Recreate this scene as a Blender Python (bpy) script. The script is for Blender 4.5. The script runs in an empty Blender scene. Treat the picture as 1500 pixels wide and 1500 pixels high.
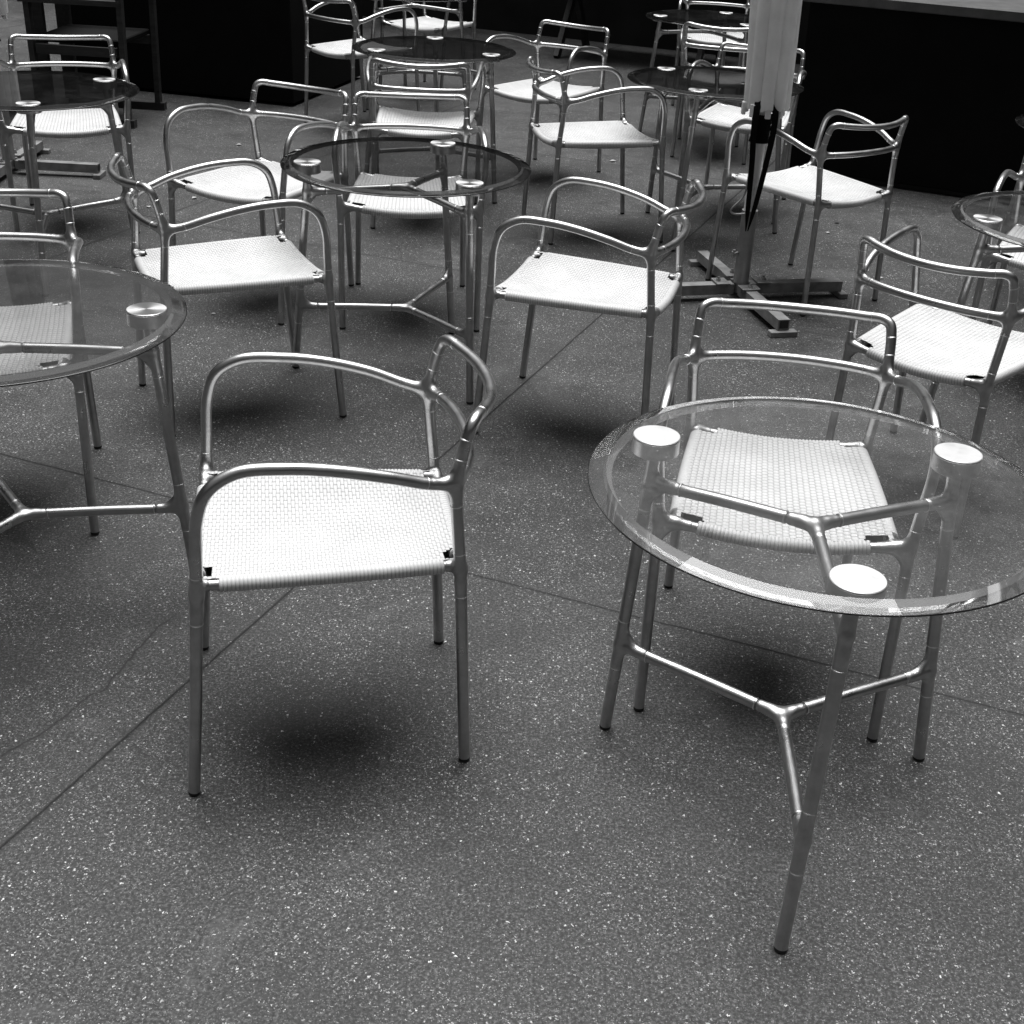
import bpy, math, random
import numpy as np
from mathutils import Vector, Matrix
random.seed(7)
D = bpy.data
col = bpy.context.scene.collection
R_ = math.radians

# ------------------------------------------------------------------ materials
def new_mat(name):
    m = D.materials.new(name); m.use_nodes = True
    nt = m.node_tree; nt.nodes.clear()
    out = nt.nodes.new('ShaderNodeOutputMaterial')
    return m, nt, out
def N(nt, t, **kw):
    n = nt.nodes.new(t)
    for k, v in kw.items():
        if k.startswith('i_'): n.inputs[k[2:].replace('_', ' ')].default_value = v
        else: setattr(n, k, v)
    return n
def g(v): return (v, v, v, 1)
def L(nt, a, b): nt.links.new(a, b)
def ramp(nt, src, stops, interp='LINEAR'):
    r = N(nt, 'ShaderNodeValToRGB'); r.color_ramp.interpolation = interp
    e = r.color_ramp.elements
    while len(e) < len(stops): e.new(.5)
    for el, (p, v) in zip(e, stops): el.position = p; el.color = g(v)
    L(nt, src, r.inputs[0]); return r.outputs[0]
def math_(nt, op, a, b=None, c=None):
    n = N(nt, 'ShaderNodeMath', operation=op)
    for i, v in enumerate((a, b, c)):
        if v is None: continue
        if isinstance(v, (int, float)): n.inputs[i].default_value = v
        else: L(nt, v, n.inputs[i])
    return n.outputs[0]
def mixc(nt, f, a, b, mode='MIX'):
    n = N(nt, 'ShaderNodeMix', data_type='RGBA', blend_type=mode)
    for i, v in ((0, f), (6, a), (7, b)):
        if isinstance(v, (int, float)): n.inputs[i].default_value = v if i == 0 else g(v)
        else: L(nt, v, n.inputs[i])
    return n.outputs[2]

def mat_alu(name, base=.62, rough=.3, scale=1.0, radial=False, dark=1.0):
    m, nt, out = new_mat(name)
    p = N(nt, 'ShaderNodeBsdfPrincipled'); L(nt, p.outputs[0], out.inputs[0])
    tc = N(nt, 'ShaderNodeTexCoord')
    oi = N(nt, 'ShaderNodeObjectInfo')
    add = N(nt, 'ShaderNodeVectorMath', operation='ADD'); L(nt, tc.outputs['Object'], add.inputs[0]); L(nt, oi.outputs['Random'], add.inputs[1])
    n1 = N(nt, 'ShaderNodeTexNoise', i_Scale=22 * scale, i_Detail=6, i_Roughness=.65); L(nt, add.outputs[0], n1.inputs['Vector'])
    n2 = N(nt, 'ShaderNodeTexNoise', i_Scale=420 * scale, i_Detail=3); L(nt, add.outputs[0], n2.inputs['Vector'])
    n3 = N(nt, 'ShaderNodeTexNoise', i_Scale=60 * scale, i_Detail=5, i_Roughness=.7); L(nt, add.outputs[0], n3.inputs['Vector'])
    c = ramp(nt, n1.outputs[0], [(.3, base * .78 * dark), (.62, base * dark)])
    spots = ramp(nt, n3.outputs[0], [(.70, 0), (.82, 1)])
    c = mixc(nt, math_(nt, 'MULTIPLY', spots, .25), c, base * .35)
    L(nt, c, p.inputs['Base Color'])
    p.inputs['Metallic'].default_value = 1
    r = ramp(nt, n1.outputs[0], [(.3, rough + .14), (.65, rough - .03)])
    r = math_(nt, 'ADD', r, math_(nt, 'MULTIPLY', spots, .2))
    L(nt, r, p.inputs['Roughness'])
    b = N(nt, 'ShaderNodeBump', i_Strength=.12, i_Distance=.0004); L(nt, n2.outputs[0], b.inputs['Height']); L(nt, b.outputs[0], p.inputs['Normal'])
    if radial:
        p.inputs['Anisotropic'].default_value = .6
        t = N(nt, 'ShaderNodeTangent', direction_type='RADIAL', axis='Z'); L(nt, t.outputs[0], p.inputs['Tangent'])
    return m

def mat_plain(name, v, rough=.6, metal=0, scale=30, var=.25, bump=.2, spec=.5, stretch=None):
    m, nt, out = new_mat(name)
    p = N(nt, 'ShaderNodeBsdfPrincipled', i_Roughness=rough, i_Metallic=metal); L(nt, p.outputs[0], out.inputs[0])
    p.inputs['Specular IOR Level'].default_value = spec
    tc = N(nt, 'ShaderNodeTexCoord'); vec = tc.outputs['Object']
    if stretch:
        mp = N(nt, 'ShaderNodeMapping'); mp.inputs['Scale'].default_value = stretch; L(nt, vec, mp.inputs[0]); vec = mp.outputs[0]
    n1 = N(nt, 'ShaderNodeTexNoise', i_Scale=scale, i_Detail=6, i_Roughness=.6); L(nt, vec, n1.inputs['Vector'])
    L(nt, ramp(nt, n1.outputs[0], [(.3, v * (1 - var)), (.7, v * (1 + var * .6))]), p.inputs['Base Color'])
    n2 = N(nt, 'ShaderNodeTexNoise', i_Scale=scale * 12, i_Detail=3); L(nt, vec, n2.inputs['Vector'])
    b = N(nt, 'ShaderNodeBump', i_Strength=bump, i_Distance=.001); L(nt, n2.outputs[0], b.inputs['Height']); L(nt, b.outputs[0], p.inputs['Normal'])
    return m

def mat_weave():
    m, nt, out = new_mat('white_woven_cord')
    p = N(nt, 'ShaderNodeBsdfPrincipled', i_Roughness=.45); L(nt, p.outputs[0], out.inputs[0])
    p.inputs['Specular IOR Level'].default_value = .35
    at = N(nt, 'ShaderNodeAttribute', attribute_name='gap')  # painted shade mask, mixed into the cord colour below
    tc = N(nt, 'ShaderNodeTexCoord'); oi = N(nt, 'ShaderNodeObjectInfo')
    add = N(nt, 'ShaderNodeVectorMath', operation='ADD'); L(nt, tc.outputs['Object'], add.inputs[0]); L(nt, oi.outputs['Random'], add.inputs[1])
    n = N(nt, 'ShaderNodeTexNoise', i_Scale=9, i_Detail=6, i_Roughness=.65); L(nt, add.outputs[0], n.inputs['Vector'])
    n2 = N(nt, 'ShaderNodeTexNoise', i_Scale=160, i_Detail=2); L(nt, add.outputs[0], n2.inputs['Vector'])
    c = ramp(nt, n.outputs[0], [(.3, .62), (.6, .73)])
    c = mixc(nt, ramp(nt, n2.outputs[0], [(.35, .12), (.7, 0)]), c, .5)
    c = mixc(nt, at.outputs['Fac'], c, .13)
    L(nt, c, p.inputs['Base Color'])
    return m

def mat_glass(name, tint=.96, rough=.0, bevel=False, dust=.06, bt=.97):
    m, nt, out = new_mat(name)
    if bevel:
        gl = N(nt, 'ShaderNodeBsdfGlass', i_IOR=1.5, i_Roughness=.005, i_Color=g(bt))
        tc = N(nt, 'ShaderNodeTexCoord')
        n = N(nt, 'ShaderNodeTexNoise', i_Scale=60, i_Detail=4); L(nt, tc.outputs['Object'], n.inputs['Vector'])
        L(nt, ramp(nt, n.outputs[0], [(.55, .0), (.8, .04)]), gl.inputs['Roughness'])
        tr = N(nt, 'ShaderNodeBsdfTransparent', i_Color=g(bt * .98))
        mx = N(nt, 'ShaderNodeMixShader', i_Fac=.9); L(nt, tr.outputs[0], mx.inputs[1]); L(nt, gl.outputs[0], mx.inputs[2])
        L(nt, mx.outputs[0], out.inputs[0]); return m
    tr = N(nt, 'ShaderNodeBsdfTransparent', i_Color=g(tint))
    gs = N(nt, 'ShaderNodeBsdfGlossy', i_Roughness=.01, i_Color=g(1))
    fr = N(nt, 'ShaderNodeFresnel', i_IOR=1.5)
    geo = N(nt, 'ShaderNodeNewGeometry')
    # flat pane: reflection strength follows the outer angle on both faces
    f = math_(nt, 'MULTIPLY', fr.outputs[0], math_(nt, 'SUBTRACT', 1, geo.outputs['Backfacing']))
    mx = N(nt, 'ShaderNodeMixShader'); L(nt, f, mx.inputs[0]); L(nt, tr.outputs[0], mx.inputs[1]); L(nt, gs.outputs[0], mx.inputs[2])
    df = N(nt, 'ShaderNodeBsdfDiffuse', i_Color=g(.55))
    tc = N(nt, 'ShaderNodeTexCoord'); oi = N(nt, 'ShaderNodeObjectInfo')
    add = N(nt, 'ShaderNodeVectorMath', operation='ADD'); L(nt, tc.outputs['Object'], add.inputs[0]); L(nt, oi.outputs['Random'], add.inputs[1])
    n1 = N(nt, 'ShaderNodeTexNoise', i_Scale=7, i_Detail=8, i_Roughness=.75); L(nt, add.outputs[0], n1.inputs['Vector'])
    n2 = N(nt, 'ShaderNodeTexVoronoi', i_Scale=55); L(nt, add.outputs[0], n2.inputs['Vector'])
    n3 = N(nt, 'ShaderNodeTexNoise', i_Scale=5, i_Detail=2); L(nt, add.outputs[0], n3.inputs['Vector'])
    sm = ramp(nt, n1.outputs[0], [(.46, 0), (.72, dust)])
    dots = math_(nt, 'MULTIPLY', ramp(nt, n2.outputs['Distance'], [(.05, .55), (.12, 0)]), ramp(nt, n3.outputs[0], [(.56, 0), (.62, 1)]))
    d = math_(nt, 'MULTIPLY', math_(nt, 'ADD', math_(nt, 'ADD', sm, math_(nt, 'MULTIPLY', dots, dust * 6)), dust * .25), math_(nt, 'SUBTRACT', 1, geo.outputs['Backfacing']))
    mx2 = N(nt, 'ShaderNodeMixShader'); L(nt, d, mx2.inputs[0]); L(nt, mx.outputs[0], mx2.inputs[1]); L(nt, df.outputs[0], mx2.inputs[2])
    L(nt, mx2.outputs[0], out.inputs[0])
    return m

JA = R_(-20.6)   # direction of the paving joints
def mat_ground():
    m, nt, out = new_mat('exposed_aggregate')
    p = N(nt, 'ShaderNodeBsdfPrincipled'); L(nt, p.outputs[0], out.inputs[0])
    tc = N(nt, 'ShaderNodeTexCoord'); o = tc.outputs['Object']
    def noise(s, d=4, r=.6, dist=0, vec=o):
        n = N(nt, 'ShaderNodeTexNoise', i_Scale=s, i_Detail=d, i_Roughness=r, i_Distortion=dist); L(nt, vec, n.inputs['Vector']); return n.outputs[0]
    mo = N(nt, 'ShaderNodeVectorMath', operation='ADD'); L(nt, o, mo.inputs[0]); mo.inputs[1].default_value = (3.7, 1.3, 0); big = noise(.55, 6, .62, .4, mo.outputs[0]); mid = noise(6, 5, .65); fine = noise(160, 3, .7); grit = noise(420, 2, .6)
    base = ramp(nt, fine, [(.3, .009), (.5, .031), (.72, .112)])
    base = mixc(nt, 1.0, base, ramp(nt, big, [(.30, .60), (.70, 1.50)]), 'MULTIPLY')
    base = mixc(nt, 1.0, base, ramp(nt, mid, [(.3, .74), (.7, 1.26)]), 'MULTIPLY')
    st = noise(1.5, 7, .68, .9)
    base = mixc(nt, ramp(nt, st, [(.55, 0), (.63, .42)]), base, .026)
    base = mixc(nt, ramp(nt, st, [(.34, .30), (.42, 0)]), base, .13)
    # light stone chips, two sizes
    def chips(scale, thr, keep, wob):
        wv = N(nt, 'ShaderNodeTexNoise', i_Scale=scale * 1.4, i_Detail=1); L(nt, o, wv.inputs['Vector'])
        sc = N(nt, 'ShaderNodeVectorMath', operation='SCALE'); L(nt, wv.outputs['Color'], sc.inputs[0]); sc.inputs['Scale'].default_value = wob / scale
        av = N(nt, 'ShaderNodeVectorMath', operation='ADD'); L(nt, o, av.inputs[0]); L(nt, sc.outputs[0], av.inputs[1])
        v = N(nt, 'ShaderNodeTexVoronoi', i_Scale=scale); L(nt, av.outputs[0], v.inputs['Vector'])
        s = N(nt, 'ShaderNodeSeparateColor'); L(nt, v.outputs['Color'], s.inputs[0])
        f = math_(nt, 'MULTIPLY', math_(nt, 'LESS_THAN', v.outputs['Distance'], thr), math_(nt, 'LESS_THAN', s.outputs[0], keep))
        return f, s.outputs[1]
    f1, r1 = chips(210, .36, .13, 1.6)
    f2, r2 = chips(380, .45, .21, 1.6)
    f3, r3 = chips(150, .30, .05, 1.8)
    dens = ramp(nt, noise(3.5, 4), [(.3, .2), (.65, 1.0)])
    base = mixc(nt, math_(nt, 'MULTIPLY', f2, dens), base, math_ramp(nt, r2, .10, .32))
    base = mixc(nt, math_(nt, 'MULTIPLY', f1, dens), base, math_ramp(nt, r1, .16, .66))
    base = mixc(nt, f3, base, math_ramp(nt, r3, .2, .75))
    # saw-cut joints between the slabs, on a turned 2.16 m grid
    mp = N(nt, 'ShaderNodeMapping', vector_type='POINT'); mp.inputs['Rotation'].default_value = (0, 0, -JA); L(nt, o, mp.inputs[0])
    sp = N(nt, 'ShaderNodeSeparateXYZ'); L(nt, mp.outputs[0], sp.inputs[0])
    wob = math_(nt, 'MULTIPLY', math_(nt, 'SUBTRACT', noise(14, 4), .5), .006)
    ca, sa = math.cos(-JA), math.sin(-JA)
    y0 = sa * 0 + ca * 2.605; x0 = ca * -.5355 - sa * 2.575
    def dist(c, off):
        t = math_(nt, 'ADD', math_(nt, 'SUBTRACT', c, off), wob)
        t = math_(nt, 'PINGPONG', t, 1.08)
        return t
    dy = dist(sp.outputs['Y'], y0); dx = dist(sp.outputs['X'], x0)
    dm = math_(nt, 'MINIMUM', dx, dy)
    jn = ramp(nt, dm, [(.0022, 1), (.0042, 0)])
    soil = ramp(nt, dm, [(.0, .4), (.03, 0)])
    base = mixc(nt, soil, base, .035)
    base = mixc(nt, jn, base, .008)
    # hair cracks
    cv = N(nt, 'ShaderNodeTexVoronoi', feature='DISTANCE_TO_EDGE', i_Scale=.62)
    wn = N(nt, 'ShaderNodeTexNoise', i_Scale=3, i_Detail=6); L(nt, o, wn.inputs['Vector'])
    ws = N(nt, 'ShaderNodeVectorMath', operation='SCALE'); L(nt, wn.outputs['Color'], ws.inputs[0]); ws.inputs['Scale'].default_value = .35
    wa = N(nt, 'ShaderNodeVectorMath', operation='ADD'); L(nt, o, wa.inputs[0]); L(nt, ws.outputs[0], wa.inputs[1]); L(nt, wa.outputs[0], cv.inputs['Vector'])
    cr = math_(nt, 'MULTIPLY', ramp(nt, cv.outputs['Distance'], [(.0, 1), (.0016, 0)]), ramp(nt, noise(1.3, 2), [(.5, 0), (.6, .55)]))
    base = mixc(nt, cr, base, .015)
    # one long open crack at the left
    CR = [(-0.977, 1.891), (-0.917, 1.975), (-0.876, 2.091), (-0.854, 2.111), (-0.834, 2.228), (-0.812, 2.344), (-0.787, 2.402)]
    wv = N(nt, 'ShaderNodeTexNoise', i_Scale=28, i_Detail=5); L(nt, o, wv.inputs['Vector'])
    w2 = N(nt, 'ShaderNodeVectorMath', operation='SCALE'); L(nt, wv.outputs['Color'], w2.inputs[0]); w2.inputs['Scale'].default_value = .022
    w3 = N(nt, 'ShaderNodeVectorMath', operation='ADD'); L(nt, o, w3.inputs[0]); L(nt, w2.outputs[0], w3.inputs[1])
    dc = None
    for (ax_, ay_), (bx_, by_) in zip(CR[:-1], CR[1:]):
        ab = Vector((bx_ - ax_, by_ - ay_, 0))
        sub = N(nt, 'ShaderNodeVectorMath', operation='SUBTRACT'); L(nt, w3.outputs[0], sub.inputs[0]); sub.inputs[1].default_value = (ax_ + .011, ay_ + .011, .011)
        dt = N(nt, 'ShaderNodeVectorMath', operation='DOT_PRODUCT'); L(nt, sub.outputs[0], dt.inputs[0]); dt.inputs[1].default_value = tuple(ab / ab.length_squared)
        cl = N(nt, 'ShaderNodeClamp'); L(nt, dt.outputs['Value'], cl.inputs[0])
        sc_ = N(nt, 'ShaderNodeVectorMath', operation='SCALE'); sc_.inputs[0].default_value = tuple(ab); L(nt, cl.outputs[0], sc_.inputs['Scale'])
        df = N(nt, 'ShaderNodeVectorMath', operation='SUBTRACT'); L(nt, sub.outputs[0], df.inputs[0]); L(nt, sc_.outputs[0], df.inputs[1])
        fl = N(nt, 'ShaderNodeVectorMath', operation='MULTIPLY'); L(nt, df.outputs[0], fl.inputs[0]); fl.inputs[1].default_value = (1, 1, 0)
        ln = N(nt, 'ShaderNodeVectorMath', operation='LENGTH'); L(nt, fl.outputs[0], ln.inputs[0])
        dc = ln.outputs['Value'] if dc is None else math_(nt, 'MINIMUM', dc, ln.outputs['Value'])
    base = mixc(nt, ramp(nt, dc, [(0, .45), (.022, 0)]), base, .03)
    base = mixc(nt, ramp(nt, dc, [(.0008, 1), (.0024, 0)]), base, .008)
    L(nt, base, p.inputs['Base Color'])
    L(nt, ramp(nt, mid, [(.3, .5), (.7, .72)]), p.inputs['Roughness'])
    p.inputs['Specular IOR Level'].default_value = .36
    hgt = math_(nt, 'ADD', math_(nt, 'MULTIPLY', fine, .8), math_(nt, 'MULTIPLY', grit, .5))
    hgt = math_(nt, 'SUBTRACT', hgt, math_(nt, 'MULTIPLY', jn, 4))
    b = N(nt, 'ShaderNodeBump', i_Strength=.55, i_Distance=.0016); L(nt, hgt, b.inputs['Height']); L(nt, b.outputs[0], p.inputs['Normal'])
    return m
def math_ramp(nt, src, a, b):
    return ramp(nt, src, [(0, a), (1, b)])

M_TUBE = mat_alu('satin_aluminium_tube', .54, .30)
M_CAST = mat_alu('cast_aluminium_joint', .54, .34)
M_RING = mat_plain('pale_weld_ring', .85, .3, 1, 40, .1, .05)
M_PUCK = mat_alu('brushed_aluminium_disc', .72, .34, radial=True)
M_PUCKW = mat_alu('satin_aluminium_disc', .74, .48)
M_GLIDE = mat_plain('black_rubber', .02, .6)
M_WEAVE = mat_weave()
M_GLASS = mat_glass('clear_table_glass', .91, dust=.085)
M_GLASSD = mat_glass('view_dimmed_table_glass', .60, dust=.02)  # same glass; grazing-view dimness and dark reflection put into the tint
M_GLASSB = mat_glass('dark_table_glass', .17, dust=.02)  # same glass; near-black look at low view angles put into the tint
M_GLASSM = mat_glass('grey_table_glass', .50, dust=.05)  # same glass; dimmer see-through put into the tint
M_BEVEL = mat_glass('bevelled_glass_edge', bevel=True)
M_BEVELD = mat_glass('view_dimmed_bevelled_edge', bevel=True, bt=.66)  # bevel tinted down to match the view-dimmed panes
M_EDGE = mat_plain('dark_ground_glass_edge', .015, .25, 0, 40, .2, .0)
M_GROUND = mat_ground()
M_GALV = mat_alu('galvanised_steel', .42, .42, .6)
M_BEAM = mat_plain('weathered_steel_beam', .26, .5, .2, 18, .4, .3)
M_CANVAS = mat_plain('pale_umbrella_canvas', .93, .85, 0, 14, .12, .35, .2)
_nt = M_CANVAS.node_tree; _p = [n for n in _nt.nodes if n.type == 'BSDF_PRINCIPLED'][0]; _o = [n for n in _nt.nodes if n.type == 'OUTPUT_MATERIAL'][0]
_t = N(_nt, 'ShaderNodeBsdfTranslucent', i_Color=g(.9)); _m = N(_nt, 'ShaderNodeMixShader', i_Fac=.35); L(_nt, _p.outputs[0], _m.inputs[1]); L(_nt, _t.outputs[0], _m.inputs[2]); L(_nt, _m.outputs[0], _o.inputs[0])
M_BLACKSTRAP = mat_plain('black_webbing', .005, .85, 0, 30, .25, .2, .1)
M_WHITE = mat_plain('white_painted_metal', .82, .4, 0, 20, .1, .05)
M_BLACK = mat_plain('matt_black_panel', .0045, .75, 0, 5, .3, .1, .12)
M_LEDGE = mat_plain('grey_stone_ledge', .08, .6, 0, 10, .4, .4)
M_WOOD = mat_plain('dark_stained_wood', .035, .5, 0, 9, .5, .3, .4, (1, 1, 6))
M_WALL = mat_plain('dark_render_wall', .018, .8, 0, 2.2, .5, .4, .2)
M_WALL2 = mat_plain('dark_facade', .05, .8, 0, 1.2, .4, .4, .2)
M_WIN = mat_plain('dark_window_pane', .01, .08, 0, 3, .3, .0, .5)
M_LEAF = mat_plain('dry_leaf', .45, .7, 0, 60, .3, .2)
M_DARKLEAF = mat_plain('dark_dry_leaf', .03, .7, 0, 60, .3, .2)

# ------------------------------------------------------------------ mesh helpers
class MB:
    def __init__(s): s.v = []; s.f = []; s.n = 0; s.gap = []; s.mi = []
    def add(s, V, F, gap=None, mi=0):
        V = np.asarray(V, float); o = s.n
        s.v.append(V); s.n += len(V)
        for f in F: s.f.append([i + o for i in f]); s.mi.append(mi)
        s.gap.append(np.zeros(len(V)) if gap is None else np.asarray(gap, float))
        return s
    def mesh(s, name, mats, smooth=True, sharp=None):
        me = D.meshes.new(name)
        V = np.concatenate(s.v)
        me.from_pydata(V.tolist(), [], s.f); me.update()
        for m in (mats if isinstance(mats, (list, tuple)) else [mats]): me.materials.append(m)
        me.polygons.foreach_set('use_smooth', [smooth] * len(me.polygons))
        me.polygons.foreach_set('material_index', s.mi)
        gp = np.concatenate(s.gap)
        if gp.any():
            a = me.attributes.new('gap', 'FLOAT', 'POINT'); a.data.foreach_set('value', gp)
        if smooth and sharp is not None: me.set_sharp_from_angle(angle=R_(sharp))
        me.update(); return me

def box(mb, c, s, rz=0, mi=0, bev=0.0, top_taper=0):
    hx, hy, hz = s[0] / 2, s[1] / 2, s[2] / 2
    V = []; b = min(bev, hx * .9, hy * .9, hz * .9)
    if b <= 0:
        for z in (-hz, hz):
            for x, y in ((-hx, -hy), (hx, -hy), (hx, hy), (-hx, hy)): V.append((x, y, z))
        F = [(3, 2, 1, 0), (4, 5, 6, 7), (0, 1, 5, 4), (1, 2, 6, 5), (2, 3, 7, 6), (3, 0, 4, 7)]
    else:
        rings = [(-hz, b), (-hz + b, 0), (hz - b, 0), (hz, b)]
        for z, k in rings:
            x, y = hx - k, hy - k
            c2 = b if k == 0 else b * .4
            for p in ((-x + c2, -y), (x - c2, -y), (x, -y + c2), (x, y - c2), (x - c2, y), (-x + c2, y), (-x, y - c2), (-x, -y + c2)): V.append((p[0], p[1], z))
        F = [tuple(range(7, -1, -1)), tuple(range(24, 32))]
        for r in range(3):
            for i in range(8): j = (i + 1) % 8; F.append((r * 8 + i, r * 8 + j, r * 8 + 8 + j, r * 8 + 8 + i))
    V = np.array(V); cs, sn = math.cos(rz), math.sin(rz)
    V = np.stack([V[:, 0] * cs - V[:, 1] * sn + c[0], V[:, 0] * sn + V[:, 1] * cs + c[1], V[:, 2] + c[2]], -1)
    mb.add(V, F, mi=mi); return mb

def bar(mb, p, q, w, h, mi=0):
    """rectangular bar from p to q, width w across, height h"""
    p, q = Vector(p), Vector(q); d = (q - p).normalized()
    up = Vector((0, 0, 1)) if abs(d.z) < .9 else Vector((0, 1, 0))
    s = d.cross(up).normalized(); u = s.cross(d)
    V = [tuple(a + s * x * w / 2 + u * y * h / 2) for a in (p, q) for x, y in ((-1, -1), (1, -1), (1, 1), (-1, 1))]
    mb.add(V, [(3, 2, 1, 0), (4, 5, 6, 7), (0, 1, 5, 4), (1, 2, 6, 5), (2, 3, 7, 6), (3, 0, 4, 7)], mi=mi); return mb

def smooth_path(P, n=8):
    P = [np.array(p, float) for p in P]
    P = [2 * P[0] - P[1]] + P + [2 * P[-1] - P[-2]]; out = []
    for i in range(1, len(P) - 2):
        p0, p1, p2, p3 = P[i - 1:i + 3]
        d01, d12, d23 = [max(np.linalg.norm(b - a), 1e-6) ** .5 for a, b in ((p0, p1), (p1, p2), (p2, p3))]
        m1 = (p2 - p1) + d12 * ((p1 - p0) / d01 - (p2 - p0) / (d01 + d12))
        m2 = (p2 - p1) + d12 * ((p3 - p2) / d23 - (p3 - p1) / (d12 + d23))
        for k in range(n):
            t = k / n
            out.append((2 * t ** 3 - 3 * t * t + 1) * p1 + (t ** 3 - 2 * t * t + t) * m1 + (-2 * t ** 3 + 3 * t * t) * p2 + (t ** 3 - t * t) * m2)
    out.append(P[-2]); return np.array(out)
def cum(P): return np.concatenate([[0], np.cumsum(np.linalg.norm(np.diff(P, axis=0), axis=1))])
def cut(P, a, b):
    """piece of polyline between arc lengths a and b (b<0 counts from end)"""
    s = cum(P); T = s[-1]; b = T + b if b <= 0 else b
    t = np.concatenate([[a], s[(s > a + 1e-5) & (s < b - 1e-5)], [b]])
    return np.stack([np.interp(t, s, P[:, k]) for k in range(3)], -1)
def frames(P):
    T = np.gradient(P, axis=0); T /= np.linalg.norm(T, axis=1)[:, None]
    u = np.cross(T[0], (0, 0, 1.) if abs(T[0][2]) < .9 else (0, 1., 0)); u /= np.linalg.norm(u); U = [u]
    for i in range(1, len(P)):
        u = U[-1] - T[i] * np.dot(U[-1], T[i]); U.append(u / np.linalg.norm(u))
    U = np.array(U); return T, U, np.cross(T, U)
def tube(mb, P, r, sides=16, caps=True, mi=0, rf=None):
    P = np.asarray(P, float); T, U, W = frames(P); n = len(P)
    a = np.linspace(0, 2 * np.pi, sides, endpoint=False)
    rr = np.full(n, r) if np.isscalar(r) else np.asarray(r)
    V = P[:, None] + rr[:, None, None] * (np.cos(a)[None, :, None] * U[:, None] + np.sin(a)[None, :, None] * W[:, None])
    F = [(i * sides + j, i * sides + (j + 1) % sides, (i + 1) * sides + (j + 1) % sides, (i + 1) * sides + j) for i in range(n - 1) for j in range(sides)]
    V = V.reshape(-1, 3)
    if caps: F += [tuple(range(sides - 1, -1, -1)), tuple(range((n - 1) * sides, n * sides))]
    mb.add(V, F, mi=mi); return mb
def ring(mb, P, s, r, minor=.0010, sides=20, mi=1):
    """thin weld ring round a tube path at arc length s"""
    sc = cum(P); T_ = sc[-1]; s = T_ + s if s < 0 else s
    c = np.array([np.interp(s, sc, P[:, k]) for k in range(3)]); c2 = np.array([np.interp(min(s + .002, T_), sc, P[:, k]) for k in range(3)]); c1 = np.array([np.interp(max(s - .002, 0), sc, P[:, k]) for k in range(3)])
    t = c2 - c1; t /= np.linalg.norm(t)
    prof = [(-1.2, 0), (-.7, .8), (0, 1.1), (.7, .8), (1.2, 0)]
    tube(mb, np.array([c + t * x * minor for x, _ in prof]), np.array([r + y * minor * .75 for _, y in prof]), sides, False, mi)

# --------- cast joints: smooth union of limb fields, skinned with surface nets
def sdf_chain(X, P, r):
    d = np.full(X.shape[:-1], 1e9, np.float32)
    rr = np.full(len(P), r) if np.isscalar(r) else r
    for a, b, ra, rb in zip(P[:-1], P[1:], rr[:-1], rr[1:]):
        ab = b - a; t = np.clip(((X - a) @ ab) / (ab @ ab), 0, 1)
        q = np.linalg.norm(X - a - t[..., None] * ab, axis=-1) - (ra + (rb - ra) * t)
        d = np.minimum(d, q)
    return d
def smin(a, b, k):
    h = np.clip(k - np.abs(a - b), 0, None) / k
    return np.minimum(a, b) - h * h * h * k / 6
def cast(mb, chains, r, k=.03, res=.0022, mi=0, webs=(), wr=.0072):
    A = np.concatenate(chains); lo = A.min(0) - r - .013; hi = A.max(0) + r + .013
    n = np.ceil((hi - lo) / res).astype(int) + 1
    ax = [lo[i] + res * np.arange(n[i]) for i in range(3)]
    X = np.stack(np.meshgrid(*ax, indexing='ij'), -1)
    d = None
    for P in chains:
        P = np.concatenate([P[:-1:max(1, len(P) // 8)], P[-1:]]) if len(P) > 11 else P
        q = sdf_chain(X, P, r); d = q if d is None else smin(d, q, k)
    for a, b in webs:
        q = sdf_chain(X, np.array([a, b], float), wr); d = smin(d, q, .012)
    s = d < 0
    mixed = np.zeros(tuple(n - 1), int)
    for i in (0, 1):
        for j in (0, 1):
            for l in (0, 1): mixed += s[i:n[0] - 1 + i, j:n[1] - 1 + j, l:n[2] - 1 + l]
    act = (mixed > 0) & (mixed < 8)
    idx = -np.ones(act.shape, int); idx[act] = np.arange(act.sum())
    cells = np.argwhere(act); acc = np.zeros((len(cells), 3)); cnt = np.zeros(len(cells))
    cor = [(i, j, l) for i in (0, 1) for j in (0, 1) for l in (0, 1)]
    for a in cor:
        for ax_ in range(3):
            if a[ax_]: continue
            b = list(a); b[ax_] = 1
            va = d[cells[:, 0] + a[0], cells[:, 1] + a[1], cells[:, 2] + a[2]]; vb = d[cells[:, 0] + b[0], cells[:, 1] + b[1], cells[:, 2] + b[2]]
            m = (va < 0) != (vb < 0); t = np.where(m, va / (va - vb + 1e-12), 0)
            p = np.tile(np.array(a, float), (len(cells), 1)); p[:, ax_] += t
            acc[m] += p[m]; cnt[m] += 1
    V = lo + res * (cells + acc / np.maximum(cnt, 1)[:, None])
    F = []
    for ax_ in range(3):
        u, w = (ax_ + 1) % 3, (ax_ + 2) % 3
        sl0 = [slice(None)] * 3; sl1 = [slice(None)] * 3; sl0[ax_] = slice(0, -1); sl1[ax_] = slice(1, None)
        ch = np.argwhere(s[tuple(sl0)] != s[tuple(sl1)])
        for c in ch:
            if c[u] == 0 or c[w] == 0: continue
            def cell(du, dw):
                e = c.copy(); e[u] -= du; e[w] -= dw; return idx[tuple(e)]
            q = [cell(0, 0), cell(1, 0), cell(1, 1), cell(0, 1)]
            if min(q) < 0: continue
            F.append(q if s[tuple(c)] else q[::-1])
    mb.add(V, [tuple(int(i) for i in q) for q in F], mi=mi); return mb
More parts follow.
